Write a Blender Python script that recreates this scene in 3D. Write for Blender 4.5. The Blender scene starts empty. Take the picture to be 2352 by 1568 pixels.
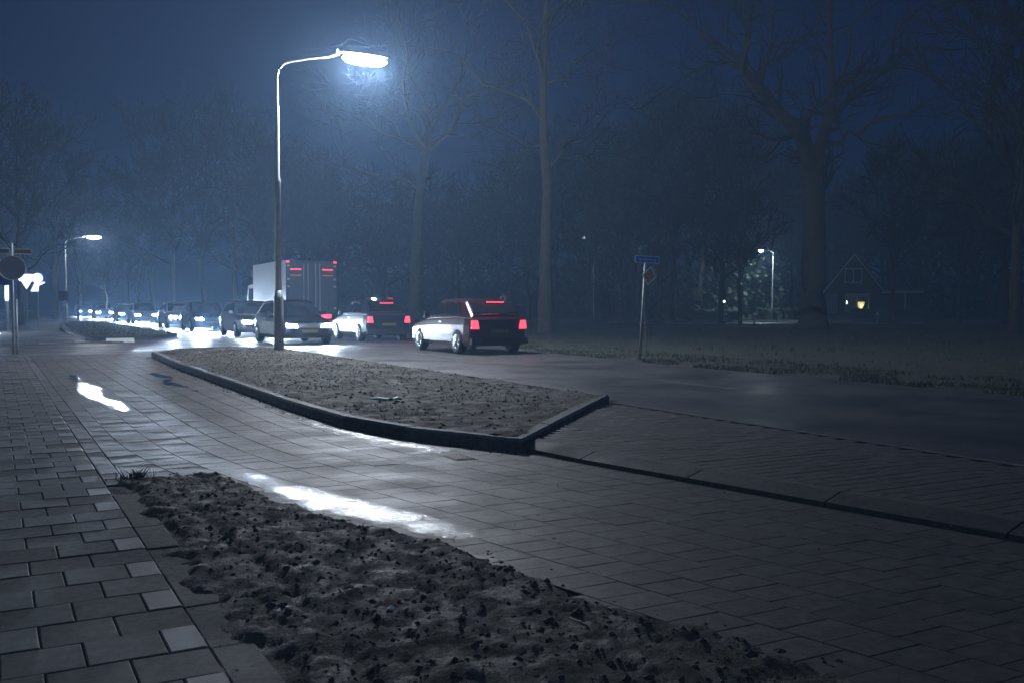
import bpy, bmesh, math, random
from mathutils import Vector, noise, Matrix
R = math.radians
random.seed(7)
C = bpy.context.scene.collection
sc = bpy.context.scene

# ------------------------------------------------------------ camera
F, YAW, PITCH, H = 2200.0, R(28.5), R(2.13), 1.15
cam_d = bpy.data.cameras.new('camera'); cam = bpy.data.objects.new('camera', cam_d); C.objects.link(cam)
cam_d.sensor_width = 36; cam_d.lens = F/2352*36; cam_d.clip_start = .05; cam_d.clip_end = 1500
cam.location = (0, 0, H); cam.rotation_euler = (R(90)-PITCH, 0, -YAW)
sc.camera = cam
FW = Vector((math.sin(YAW), math.cos(YAW), 0)); RT = Vector((math.cos(YAW), -math.sin(YAW), 0))
def at(px, py, d):
    "point at depth d (metres ahead) seen in direction px, py of a 2352 px wide picture"
    return Vector((0, 0, H)) + FW*d + RT*((px-1176)/F*d) + Vector((0, 0, (702-py)/F*d))

# ------------------------------------------------------------ world, added night fill
w = bpy.data.worlds.new('World'); sc.world = w; w.use_nodes = True
nt = w.node_tree; bg = nt.nodes['Background']
sky = nt.nodes.new('ShaderNodeTexSky'); sky.sky_type = 'NISHITA'; sky.sun_disc = False
sky.sun_elevation = R(1.5); sky.sun_rotation = R(200); sky.ozone_density = 6; sky.air_density = 1.0; sky.dust_density = .2
mx = nt.nodes.new('ShaderNodeMix'); mx.data_type = 'RGBA'; mx.blend_type = 'MULTIPLY'; mx.inputs[0].default_value = 1
mx.inputs[7].default_value = (.36, .56, 1.5, 1)
nt.links.new(sky.outputs[0], mx.inputs[6]); nt.links.new(mx.outputs[2], bg.inputs[0])
bg.inputs[1].default_value = .016
sd = bpy.data.lights.new('night_fill', 'SUN'); sd.energy = .40; sd.angle = R(110); sd.color = (.40, .66, 1.0)  # wide blue fill sun added to lift the dark ground, no source seen
so = bpy.data.objects.new('night_fill', sd); C.objects.link(so); so.rotation_euler = (R(28), R(-14), R(0))
sc.view_settings.view_transform = 'Standard'; sc.view_settings.look = 'None'
sc.view_settings.exposure = 0; sc.view_settings.gamma = 1
sc.cycles.max_bounces = 5; sc.cycles.volume_bounces = 0; sc.cycles.transparent_max_bounces = 8
sc.cycles.use_denoising = True
sc.cycles.sample_clamp_indirect = 3; sc.cycles.sample_clamp_direct = 0

# ------------------------------------------------------------ materials
def mat(name, col, rough=.6, metal=0, emit=None, es=0, noise_scale=None, noise_amt=.3, bump=None, bump_scale=60,
        bump_dist=.01, rough_var=0, rough_scale=2, island=0, coat=0, spec=.5):
    m = bpy.data.materials.new(name); m.use_nodes = True
    n = m.node_tree.nodes; L = m.node_tree.links; b = n['Principled BSDF']
    b.inputs['Base Color'].default_value = (*col, 1); b.inputs['Roughness'].default_value = rough
    b.inputs['Metallic'].default_value = metal; b.inputs['Specular IOR Level'].default_value = spec
    b.inputs['Coat Weight'].default_value = coat; b.inputs['Coat Roughness'].default_value = .1
    tc = n.new('ShaderNodeTexCoord')
    val = None
    if noise_scale:
        t = n.new('ShaderNodeTexNoise'); t.inputs['Scale'].default_value = noise_scale; t.inputs['Detail'].default_value = 9
        L.new(tc.outputs['Object'], t.inputs['Vector']); t.inputs['Roughness'].default_value = .68
        r = n.new('ShaderNodeMapRange'); r.inputs[1].default_value = .3; r.inputs[2].default_value = .7
        r.inputs[3].default_value = 1-noise_amt; r.inputs[4].default_value = 1+noise_amt
        L.new(t.outputs['Fac'], r.inputs[0]); val = r.outputs[0]
    if island:
        g = n.new('ShaderNodeNewGeometry'); r = n.new('ShaderNodeMapRange')
        r.inputs[3].default_value = 1-island; r.inputs[4].default_value = 1+island
        L.new(g.outputs['Random Per Island'], r.inputs[0])
        if val:
            q = n.new('ShaderNodeMath'); q.operation = 'MULTIPLY'; L.new(val, q.inputs[0]); L.new(r.outputs[0], q.inputs[1]); val = q.outputs[0]
        else: val = r.outputs[0]
    if val:
        v = n.new('ShaderNodeVectorMath'); v.operation = 'SCALE'; v.inputs[0].default_value = col
        L.new(val, v.inputs['Scale']); L.new(v.outputs[0], b.inputs['Base Color'])
    if bump:
        t = n.new('ShaderNodeTexNoise'); t.inputs['Scale'].default_value = bump_scale; t.inputs['Detail'].default_value = 5
        t.inputs['Roughness'].default_value = .65
        L.new(tc.outputs['Object'], t.inputs['Vector'])
        bp = n.new('ShaderNodeBump'); bp.inputs['Strength'].default_value = bump; bp.inputs['Distance'].default_value = bump_dist
        L.new(t.outputs['Fac'], bp.inputs['Height']); L.new(bp.outputs[0], b.inputs['Normal'])
    if rough_var:
        t = n.new('ShaderNodeTexNoise'); t.inputs['Scale'].default_value = rough_scale; t.inputs['Detail'].default_value = 4
        L.new(tc.outputs['Object'], t.inputs['Vector'])
        r = n.new('ShaderNodeMapRange'); r.inputs[1].default_value = .35; r.inputs[2].default_value = .65
        r.inputs[3].default_value = max(.05, rough-rough_var); r.inputs[4].default_value = min(1, rough+rough_var)
        L.new(t.outputs['Fac'], r.inputs[0]); L.new(r.outputs[0], b.inputs['Roughness'])
    if emit:
        b.inputs['Emission Color'].default_value = (*emit, 1); b.inputs['Emission Strength'].default_value = es
    return m
M = dict(
    dirt=mat('ground_earth', (.05, .045, .035), .9, noise_scale=.4, bump=.5, bump_scale=8, bump_dist=.05),
    asphalt=mat('wet_asphalt', (.052, .047, .046), .50, noise_scale=2.2, noise_amt=.35, bump=.55, bump_scale=110, bump_dist=.006, rough_var=.13, rough_scale=.7),
    sideroad=mat('side_road', (.075, .07, .07), .5, noise_scale=1.4, noise_amt=.25, bump=.6, bump_scale=70, bump_dist=.006, rough_var=.15, rough_scale=.8),
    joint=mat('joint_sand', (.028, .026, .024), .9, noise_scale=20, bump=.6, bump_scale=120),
    tile=mat('footway_tile', (.068, .064, .058), .8, noise_scale=18, noise_amt=.6, bump=.5, bump_scale=160, bump_dist=.002, rough_var=.1, rough_scale=1.2, island=.16),
    edge=mat('edging_brick', (.115, .10, .095), .6, noise_scale=8, bump=.5, bump_scale=120, bump_dist=.002, island=.25),
    paver=mat('drive_paver', (.070, .058, .050), .60, noise_scale=14, noise_amt=.6, bump=.8, bump_scale=95, bump_dist=.003, rough_var=.07, rough_scale=2.2, island=.14),
    apron=mat('apron_brick', (.06, .053, .048), .7, noise_amt=.5, noise_scale=16, bump=.7, bump_scale=90, bump_dist=.003, rough_var=.1, island=.15),
    kerb=mat('kerb_concrete', (.085, .08, .076), .7, noise_scale=9, noise_amt=.5, island=.2, bump=.5, bump_scale=90, bump_dist=.003),
    clod=mat('dark_clod', (.03, .027, .023), .8, noise_scale=30),
    soil=mat('soil', (.074, .064, .053), .78, noise_scale=22, noise_amt=.75, bump=1.0, bump_scale=70, bump_dist=.012, rough_var=.2, rough_scale=7, spec=.3),
    turf=mat('island_soil', (.072, .062, .044), .85, noise_scale=8, noise_amt=.8, bump=.9, bump_scale=40, bump_dist=.015, rough_var=.15, rough_scale=6),
    water=mat('puddle_water', (.012, .013, .015), .13, bump=.6, bump_scale=11, bump_dist=.006, spec=.9),
    film=mat('wet_film', (.04, .04, .042), .24, bump=.8, bump_scale=70, bump_dist=.004, rough_var=.09, rough_scale=10, spec=.9),
    grass=mat('grass', (.040, .048, .022), .7, island=.5),
    verge=mat('verge_ground', (.034, .035, .024), .95, noise_scale=3, noise_amt=.7, bump=.8, bump_scale=12, bump_dist=.04),
    bark=mat('bark', (.055, .046, .033), .85, noise_scale=5, noise_amt=.35, bump=.8, bump_scale=14, bump_dist=.03),
    twig=mat('twig', (.03, .027, .021), .85),
    leaf=mat('evergreen_leaf', (.03, .045, .022), .7, island=.4),
    hedge=mat('hedge_leaf', (.05, .09, .03), .7, island=.45),
    galv=mat('galvanised_steel', (.42, .44, .45), .38, .6, noise_scale=5, noise_amt=.12),
    paintgrey=mat('grey_post', (.28, .29, .30), .5, .2),
    white=mat('white_paint', (.5, .5, .5), .45), board=mat('white_board', (.75, .75, .7), .6),
    blue=mat('sign_blue', (.03, .11, .55), .4), signwhite=mat('sign_white', (.6, .65, .75), .5), orange=mat('sign_orange', (.40, .20, .03), .45),
    dark=mat('dark_rubber', (.012, .012, .013), .8), brick=mat('house_brick', (.06, .035, .025), .85, noise_scale=6, bump=.5, bump_scale=20),
    roof=mat('roof_tile', (.035, .032, .03), .7, noise_scale=3, bump=.6, bump_scale=14), trim=mat('house_trim', (.4, .4, .34), .6),
    glass=mat('dark_glass', (.01, .012, .015), .06, spec=.8), curtain=mat('curtain', (.25, .24, .22), .8),
    lens=mat('lamp_lens', (.6, .7, .8), .4, emit=(.66, .82, 1.0), es=350),
    lensfar=mat('lamp_lens_far', (.6, .7, .8), .4, emit=(.65, .85, 1.0), es=60),
    led=mat('led_lens', (.6, .7, .8), .4, emit=(.8, .95, 1.0), es=3),
    headlamp=mat('headlamp_glass', (.7, .75, .8), .2, emit=(.66, .84, 1.0), es=1000),
    tail=mat('tail_lamp_glass', (.5, .02, .02), .25, emit=(1.0, .05, .09), es=3.0),
    amber=mat('amber_lamp_glass', (.5, .2, .02), .25, emit=(.9, .25, .08), es=.5),
    lit=mat('retro_glow_lit_bollard', (.7, .75, .8), .4, emit=(.70, .86, 1.0), es=2.0),  # on the signs this glow replaces returned headlight; the bollard is truly lit
    warm=mat('warm_lamp', (.8, .7, .4), .5, emit=(.95, .85, .35), es=.9), globe=mat('globe_lamp', (.8, .8, .8), .5, emit=(.85, 1, 1), es=3),
    room=mat('room_wall', (.08, .075, .06), .9),
    carA=mat('car_paint_dark_blue', (.012, .018, .03), .35, .3, coat=.3), carB=mat('car_paint_silver', (.22, .23, .24), .3, .7, coat=1),
    carC=mat('car_paint_black', (.010, .010, .012), .35, .2, coat=.3), carD=mat('car_paint_red', (.03, .004, .005), .35, .2, coat=.4),
    carE=mat('car_paint_white', (.45, .46, .47), .3, 0, coat=1), boxm=mat('truck_box_panel', (.035, .045, .06), .5, noise_scale=1.5, noise_amt=.1),
    chrome=mat('rim_metal', (.45, .46, .48), .3, .9), plate=mat('number_plate', (.10, .085, .02), .5), litter=mat('litter_white', (.75, .75, .75), .35),
    leafred=mat('fallen_leaf', (.12, .05, .02), .7, island=.5),
    drain=mat('iron_grate', (.05, .03, .025), .5, .5),
)

def broken(m, scale, lo, hi, fine):
    "wet film that thins out unevenly, letting the dry surface below show through"
    n = m.node_tree.nodes; L = m.node_tree.links; b = n['Principled BSDF']; out = n['Material Output']
    tc = n.new('ShaderNodeTexCoord'); t = n.new('ShaderNodeTexNoise'); t.inputs['Scale'].default_value = scale; t.inputs['Detail'].default_value = 3
    u = n.new('ShaderNodeTexNoise'); u.inputs['Scale'].default_value = 48; u.inputs['Detail'].default_value = 4
    L.new(tc.outputs['Object'], t.inputs['Vector']); L.new(tc.outputs['Object'], u.inputs['Vector'])
    a = n.new('ShaderNodeMath'); a.operation = 'MULTIPLY_ADD'; a.inputs[1].default_value = fine; L.new(u.outputs['Fac'], a.inputs[0]); L.new(t.outputs['Fac'], a.inputs[2])
    g = n.new('ShaderNodeAttribute'); g.attribute_name = 'rim'
    c = n.new('ShaderNodeMath'); c.operation = 'MULTIPLY_ADD'; c.inputs[1].default_value = .45; L.new(g.outputs['Fac'], c.inputs[0]); L.new(a.outputs[0], c.inputs[2])
    r = n.new('ShaderNodeMapRange'); r.interpolation_type = 'SMOOTHSTEP'; r.inputs[1].default_value = lo; r.inputs[2].default_value = hi; L.new(c.outputs[0], r.inputs[0])
    tr = n.new('ShaderNodeBsdfTransparent'); mxs = n.new('ShaderNodeMixShader'); L.new(r.outputs[0], mxs.inputs[0]); L.new(tr.outputs[0], mxs.inputs[1]); L.new(b.outputs[0], mxs.inputs[2]); L.new(mxs.outputs[0], out.inputs['Surface'])
broken(M['film'], 4, .76, 1.25, .5); broken(M['water'], 6.0, .82, 1.05, .35)
# ------------------------------------------------------------ helpers
class MB:
    def __init__(s): s.v = []; s.f = []
    def box(s, x0, y0, z0, x1, y1, z1, bev=0, top=None):
        o = len(s.v); t = top or 0
        s.v += [(x0, y0, z0), (x1, y0, z0), (x1, y1, z0), (x0, y1, z0), (x0+bev, y0+bev, z1), (x1-bev, y0+bev, z1), (x1-bev, y1-bev, z1), (x0+bev, y1-bev, z1)]
        s.f += [tuple(o+i for i in q) for q in ((3, 2, 1, 0), (4, 5, 6, 7), (0, 1, 5, 4), (1, 2, 6, 5), (2, 3, 7, 6), (3, 0, 4, 7))]
        return s
    def tube(s, pts, rad, n=6, cap=True):
        pts = [Vector(p) for p in pts]; o = len(s.v); k = len(pts)
        if not hasattr(rad, '__len__'): rad = [rad]*k
        ref = Vector((.31, .87, .13))
        for i, p in enumerate(pts):
            d = (pts[min(i+1, k-1)]-pts[max(i-1, 0)])
            if d.length < 1e-6: d = Vector((0, 0, 1))
            d.normalize()
            if abs(d.z) > .9: a = Vector((1, 0, 0))
            else: a = Vector((0, 0, 1))
            u = d.cross(a).normalized(); v = d.cross(u)
            for j in range(n):
                t = 2*math.pi*j/n
                s.v.append(tuple(p+(u*math.cos(t)+v*math.sin(t))*rad[i]))
        for i in range(k-1):
            for j in range(n):
                a = o+i*n+j; b = o+i*n+(j+1) % n
                s.f.append((a, b, b+n, a+n))
        if cap and n > 3:
            s.f.append(tuple(o+j for j in range(n))[::-1]); s.f.append(tuple(o+(k-1)*n+j for j in range(n)))
        return s
    def lathe(s, prof, n=16, M4=None):
        o = len(s.v); k = len(prof)
        for r, z in prof:
            for j in range(n):
                t = 2*math.pi*j/n; p = Vector((r*math.cos(t), r*math.sin(t), z))
                if M4: p = M4 @ p
                s.v.append(tuple(p))
        for i in range(k-1):
            for j in range(n):
                a = o+i*n+j; b = o+i*n+(j+1) % n
                s.f.append((a, b, b+n, a+n))
        s.f.append(tuple(o+j for j in range(n))[::-1]); s.f.append(tuple(o+(k-1)*n+j for j in range(n)))
        return s
    def prism(s, poly, a, b, ax='z'):
        "polygon extruded between a and b; ax x: poly is (y,z), ax y: poly is (x,z), ax z: poly is (x,y)"
        o = len(s.v); n = len(poly)
        for h in (a, b):
            for p in poly:
                s.v.append({'z': (p[0], p[1], h), 'x': (h, p[0], p[1]), 'y': (p[0], h, p[1])}[ax])
        s.f.append(tuple(o+i for i in range(n))[::-1]); s.f.append(tuple(o+n+i for i in range(n)))
        for i in range(n):
            j = (i+1) % n; s.f.append((o+i, o+j, o+n+j, o+n+i))
        return s
    def build(s, name, m, parent=None, smooth=False, recalc=True):
        me = bpy.data.meshes.new(name); me.from_pydata(s.v, [], s.f)
        if recalc:
            bm = bmesh.new(); bm.from_mesh(me); bmesh.ops.recalc_face_normals(bm, faces=bm.faces); bm.to_mesh(me); bm.free()
        if smooth: me.polygons.foreach_set('use_smooth', [True]*len(me.polygons))
        me.materials.append(m)
        o = bpy.data.objects.new(name, me); C.objects.link(o); o.parent = parent
        return o
def tag(o, label=None, cat=None, group=None, kind=None):
    if label: o['label'] = label
    if cat: o['category'] = cat
    if group: o['group'] = group
    if kind: o['kind'] = kind
    return o
def thing(name, label, cat, loc=(0, 0, 0), rz=0, group=None):
    o = bpy.data.objects.new(name, None); C.objects.link(o); o.location = loc; o.rotation_euler = (0, 0, rz); o.empty_display_size = .2
    return tag(o, label, cat, group)
def copy_tree(o, parent=None):
    c = o.copy(); C.objects.link(c); c.parent = parent
    for ch in list(o.children): copy_tree(ch, c)
    return c
def struct(o): return tag(o, kind='structure')
def lerp_list(x, pts):
    if x <= pts[0][0]: return pts[0][1]
    for (a, b), (c, d) in zip(pts, pts[1:]):
        if x <= c: return b+(d-b)*(x-a)/(c-a)
    return pts[-1][1]
def inside(x, y, poly):
    c = False; n = len(poly)
    for i in range(n):
        (x1, y1), (x2, y2) = poly[i], poly[(i+1) % n]
        if (y1 > y) != (y2 > y) and x < (x2-x1)*(y-y1)/(y2-y1)+x1: c = not c
    return c
def edge_dist(x, y, poly):
    best = 9; n = len(poly)
    for i in range(n):
        (x1, y1), (x2, y2) = poly[i], poly[(i+1) % n]
        dx, dy = x2-x1, y2-y1; t = max(0, min(1, ((x-x1)*dx+(y-y1)*dy)/(dx*dx+dy*dy)))
        best = min(best, math.hypot(x-x1-dx*t, y-y1-dy*t))
    return best
def fbm(x, y, s, o=4): return noise.fractal(Vector((x*s, y*s, 3.7)), 1.0, 2.0, o)

# ------------------------------------------------------------ ground
def sheet(name, poly, z, m):
    b = MB(); b.v = [(x, y, z) for x, y in poly]; b.f = [tuple(range(len(poly)))]
    return struct(b.build(name, m))
sheet('ground', [(-290, -290), (290, -290), (290, 290), (-290, 290)], -.06, M['dirt'])
sheet('road', [(6.5, -60), (11.55, -60), (11.6, 14), (12.0, 20), (13.2, 26), (13.6, 60), (13.2, 90), (12.5, 280), (5.5, 280), (6.4, 60), (6.45, 30)], -.004, M['asphalt'])
sheet('side_road', [(-60, 25.2), (6.46, 25.2), (6.44, 30), (6.38, 70), (6.1, 90), (-60, 90)], -.012, M['sideroad'])
sheet('paving_bed', [(-9, -5), (6.48, -5), (6.48, 25.18), (-9, 25.18)], -.016, M['joint'])
sheet('verge', [(11.62, -60), (290, -60), (290, 280), (12.6, 280), (13.3, 90), (13.7, 60), (13.3, 26), (12.1, 20), (11.7, 14)], -.02, M['verge'])
# road markings: dashed centre line, worn
mk = MB()
for i in range(30):
    y = -8+i*9; mk.v += []
    o = len(mk.v); xc = 9.05+(.9 if y > 26 else 0)*min(1, (y-20)/10 if y > 20 else 0)
    mk.v += [(xc-.05, y, 0.0), (xc+.05, y, 0.0), (xc+.05, y+3, 0.0), (xc-.05, y+3, 0.0)]; mk.f.append((o, o+1, o+2, o+3))
struct(mk.build('road_marking', mat('worn_marking', (.16, .16, .15), .6, noise_scale=6, noise_amt=.5)))

ISL = [(3.65, 6.55), (6.38, 9.35), (6.38, 23.6), (6.1, 24.6), (5.1, 25.1), (3.95, 24.5), (3.2, 23.2), (2.98, 18.5), (2.93, 14.57), (2.87, 10.5), (2.91, 8.7), (3.12, 7.7)]
def gut(y): return 3.78+(6.16-y)*.205 if y < 6.6 else 3.7
def shear(y): return .205*(math.log1p(math.exp((7.6-y)*1.6))/1.6)
SOILX = [(-2, 2.95), (1.5, 2.42), (2.0, 2.36), (2.32, 2.29), (3.07, 2.12), (4.2, 1.93), (5.15, 1.56), (6.0, 1.46), (6.7, 1.40), (6.95, .9)]

def tiles(name, x0, x1, y0, y1, tw, tl, m, stag_axis, keep, warp=None, gap=.007, zf=None, seed=1, thick=.05, hs=.0016, bv=.005):
    "pavers as real slabs: small random height and tilt, chamfered edge"
    rnd = random.Random(seed); b = MB()
    ny = int((y1-y0)/tl); nx = int((x1-x0)/tw)+1
    for j in range(ny):
        for i in range(-1, nx+1):
            ox = (.5*tw if (stag_axis == 'x' and j % 2) else 0); oy = (.5*tl if (stag_axis == 'y' and i % 2) else 0)
            ax, ay = x0+i*tw+ox, y0+j*tl+oy; bx, by = ax+tw, ay+tl
            ax += gap/2; ay += gap/2; bx -= gap/2; by -= gap/2
            cx, cy = (ax+bx)/2, (ay+by)/2
            wx = warp(cx, cy) if warp else cx
            if not keep(wx, cy): continue
            far = cy > 14
            zc = rnd.gauss(0, hs); tx, ty = rnd.gauss(0, hs*4), rnd.gauss(0, hs*4)
            o = len(b.v); bev = bv
            ring = []
            for (e, dz) in ((0, -thick), (0, -bev*.7), (bev, 0)):
                for (qx, qy) in ((ax+e, ay+e), (bx-e, ay+e), (bx-e, by-e), (ax+e, by-e)):
                    X = warp(qx, qy) if warp else qx
                    z = zc+(qx-cx)*tx+(qy-cy)*ty+dz+(zf(X, qy) if zf else 0)
                    b.v.append((X, qy, z))
            b.f.append((o+8, o+9, o+10, o+11))
            for k in (0, 4):
                for q in range(4):
                    r = (q+1) % 4; b.f.append((o+k+q, o+k+r, o+k+4+r, o+k+4+q))
    return struct(b.build(name, m, recalc=False))
tiles('footpath', -7.0, .64, .8, 25.1, .25, .25, M['tile'], 'x', lambda x, y: x < .56, seed=2, gap=.005)
tiles('footpath_half_tiles', .50, .62, .8, 25.1, .125, .25, M['edge'], 'none', lambda x, y: .5 < x < .63 and int((y-.8)/.25) % 2 == 0, seed=12, gap=.005)
tiles('footpath_edging', .628, .75, 6.62, 25.1, .125, .22, M['edge'], 'none', lambda x, y: .62 < x < .76, seed=3, gap=.004)
tiles('footpath_edging', .628, .77, .8, 6.6, .15, .50, M['tile'], 'none', lambda x, y: .62 < x < .79, zf=lambda x, y: -.006, seed=13, gap=.004)
def keep_drive(x, y):
    if x < .70 or y > 25.1: return False
    if y < 7 and x > gut(y)-.05: return False
    if y >= 6.4 and inside(x, y, ISL) and edge_dist(x, y, ISL) > .12: return False
    if 6.3 < y < 7.2 and x > 3.7: return False
    if y >= 7.0 and x > 3.3 and y < 23: return False
    if x > 6.42: return False
    if y < 6.6 and x < lerp_list(y, SOILX)-.17: return False
    return True
def drive_dip(x, y):
    z = 0
    for (cx, cy, rx, ry, d) in DIPS:
        q = ((x-cx)/rx)**2+((y-cy)/ry)**2
        z -= d*math.exp(-q*1.2)
    return z
DIPS = []
tiles('driveway', -1.6, 6.4, .3, 25.1, .25, .17, M['paver'], 'y', keep_drive, warp=lambda x, y: max(x+shear(y), .757), zf=drive_dip, seed=4, gap=.0018, hs=.0006, bv=.003)
def keep_apron(x, y):
    if x < gut(y)+.19 or x > 6.47: return False
    return y < 6.75+(x-3.9)*1.02 - .07
tiles('driveway_apron', 3.6, 6.5, -2, 9.4, .22, .11, M['apron'], 'x', keep_apron, warp=lambda x, y: max(6.492 if x > 6.40 else x, gut(y)+.247), zf=lambda x, y: .055 - .055*max(0, (x-5.6)/.9), seed=5, gap=.003, hs=.0008)
# low sloped kerb along the gutter
kb = MB()
y = -2.0
while y < 6.3:
    a, b_ = y, y+.995
    for (s0, s1) in ((a+.004, b_-.004),):
        o = len(kb.v)
        for yy in (s0, s1):
            g0 = gut(yy)
            kb.v += [(g0, yy, -.05), (g0+.02, yy, .012), (g0+.15, yy, .060), (g0+.24, yy, .060), (g0+.24, yy, -.05)]
        kb.f += [(o, o+1, o+6, o+5), (o+1, o+2, o+7, o+6), (o+2, o+3, o+8, o+7), (o+3, o+4, o+9, o+8), (o, o+1, o+2, o+3, o+4), (o+9, o+8, o+7, o+6, o+5)]
    y += 1.0
struct(kb.build('dropped_kerb', M['apron']))
rk = MB()
for i in range(12): rk.box(6.435, -2.5+i*.98, -.03, 6.515, -2.5+i*.98+.975, .009, .004)
struct(rk.build('flush_road_kerb', M['edge']))

# kerbed islands
def offset(poly, d):
    n = len(poly); out = []
    area = sum(poly[i][0]*poly[(i+1) % n][1]-poly[(i+1) % n][0]*poly[i][1] for i in range(n))
    sg = 1 if area > 0 else -1
    for i in range(n):
        p0, p1, p2 = Vector(poly[i-1]), Vector(poly[i]), Vector(poly[(i+1) % n])
        e1 = (p1-p0).normalized(); e2 = (p2-p1).normalized()
        n1 = Vector((-e1.y, e1.x))*sg; n2 = Vector((-e2.y, e2.x))*sg
        nn = (n1+n2).normalized(); k = max(.5, nn.dot(n1))
        q = p1+nn*(d/k); out.append((q.x, q.y))
    return out
def kerb_ring(name, poly, wd=.13, h=.105):
    "kerb of separate stones about a metre long with narrow joints"
    b = MB(); ch = .02; rnd = random.Random(len(poly)); inner = offset(poly, wd); cham = offset(poly, ch); n = len(poly)
    L2 = lambda p, q, t: (p[0]+(q[0]-p[0])*t, p[1]+(q[1]-p[1])*t)
    for i in range(n):
        j = (i+1) % n; ln = math.hypot(poly[j][0]-poly[i][0], poly[j][1]-poly[i][1]); k = max(1, round(ln/.95))
        for q in range(k):
            g = .0045/ln; t0, t1 = q/k+(g if q else 0), (q+1)/k-(g if q < k-1 else 0); dz = rnd.gauss(0, .0022); o = len(b.v)
            for t in (t0, t1):
                A, B, D = L2(poly[i], poly[j], t), L2(cham[i], cham[j], t), L2(inner[i], inner[j], t)
                b.v += [(*A, -.05), (*A, h-ch+dz), (*B, h+dz), (*D, h-.004+dz), (*D, -.05)]
            b.f += [(o+c, o+c+1, o+c+6, o+c+5) for c in range(4)]+[(o, o+1, o+2, o+3, o+4), (o+9, o+8, o+7, o+6, o+5)]
    return tag(b.build(name, M['kerb']), kind='structure')
kerb_ring('kerb', ISL)
def heightfield(name, poly, res, zfun, m, stretch=1.0):
    xs = [p[0] for p in poly]; ys = [p[1] for p in poly]
    b = MB(); idx = {}
    ny = int((max(ys)-min(ys))/(res*stretch))+2; nx = int((max(xs)-min(xs))/res)+2
    for j in range(ny):
        for i in range(nx):
            x = min(xs)+i*res; y = min(ys)+j*res*stretch
            ins = inside(x, y, poly); e = edge_dist(x, y, poly)
            if ins or e < res*1.5:
                idx[i, j] = len(b.v); b.v.append((x, y, zfun(x, y)))
    for (i, j), a in idx.items():
        if (i+1, j) in idx and (i+1, j+1) in idx and (i, j+1) in idx:
            b.f.append((a, idx[i+1, j], idx[i+1, j+1], idx[i, j+1]))
    return b.build(name, m, smooth=True, recalc=False)
ISLI = offset(ISL, .12)
def zi(x, y):
    r = fbm(x, y, 1.4, 4)*.016+fbm(x+9, y, 8, 4)*.013
    return .098+r+min(.03, edge_dist(x, y, ISLI)*.03)
struct(heightfield('island_soil', ISLI, .045, zi, M['turf'], 1.3))
ISL2 = [(2.7, 34.6), (4.2, 36.2), (6.2, 38.2), (6.3, 66), (4.4, 70), (3.2, 55), (2.75, 43)]
kerb_ring('kerb', ISL2)
ISL2I = offset(ISL2, .12)
struct(heightfield('island_soil', ISL2I, .3, lambda x, y: .1+fbm(x, y, 1.2)*.04, M['turf'], 2))
# soil bed between footpath and driveway
def soil_sd(x, y):
    xr = lerp_list(y, SOILX)+fbm(x, y, 3)*.06
    return min(x-.74-fbm(y, x, 2.2)*.11, xr-x, (6.78+fbm(x, y, 4)*.08)-y)
def clod(x, y, s):
    p = Vector((x*s, y*s, 1.3)); d = noise.voronoi(p)[0][0]
    return max(0, .42-d)/.42
def zs(x, y):
    s = soil_sd(x, y); k = max(0, min(1, s/.07)); k = k*k*(3-2*k)
    n1 = fbm(x, y, 2.0, 5)*.018; n2 = fbm(x+5, y+2, 9, 4)*.013; n3 = fbm(x, y+11, 30, 3)*.0075
    c = clod(x, y, 9)**.6*.014*(.5+.5*max(0, noise.noise(Vector((x*2, y*2, 8)))))+clod(x+3, y, 24)**.7*.007
    rut = -.02*math.exp(-((x-1.02-.03*math.sin(y*2))/.035)**2)*(1 if y < 5.6 else .3)
    return -.012+k*(.022+n1*.6+c+rut)+n2*(.3+.7*k)+n3
soil_poly = [(.62, .9), (2.75, .9), (2.75, 7.1), (.62, 7.1)]
struct(heightfield('soil_bed', soil_poly, .0155, zs, M['soil'], 1.25))
# loose crumbs of earth over the soil, on its rim and under the kerb
def crumb(b, x, y, z, r, rnd):
    o = len(b.v); a = rnd.random()*6.28
    pts = [(1, 0, 0), (0, 1, 0), (-1, 0, 0), (0, -1, 0), (0, 0, .8), (.6, .6, .35), (-.6, .6, .3), (-.6, -.6, .4), (.6, -.6, .3)]
    j = [rnd.uniform(.7, 1.3) for _ in pts]
    for k, p in enumerate(pts):
        X = p[0]*math.cos(a)-p[1]*math.sin(a); Y = p[0]*math.sin(a)+p[1]*math.cos(a)
        b.v.append((x+X*r*j[k], y+Y*r*j[k], z+p[2]*r*j[k]-r*.15))
    b.f += [tuple(o+q for q in t) for t in ((0, 5, 4), (5, 1, 4), (1, 6, 4), (6, 2, 4), (2, 7, 4), (7, 3, 4), (3, 8, 4), (8, 0, 4), (0, 1, 5), (1, 2, 6), (2, 3, 7), (3, 0, 8))]
rnd = random.Random(11); cb = MB()
for _ in range(15000):
    y = 1.0+rnd.random()**1.0*5.9; x = rnd.uniform(.8, 2.7); s = soil_sd(x, y)
    if s < -.16 or (s < 0 and rnd.random() > math.exp(s*26)): continue
    r = .0022+rnd.random()**6*.024
    crumb(cb, x, y, max(zs(x, y), -.001 if s < 0 else -1), r*(.8 if rnd.random() < .3 else .5), rnd)
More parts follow.
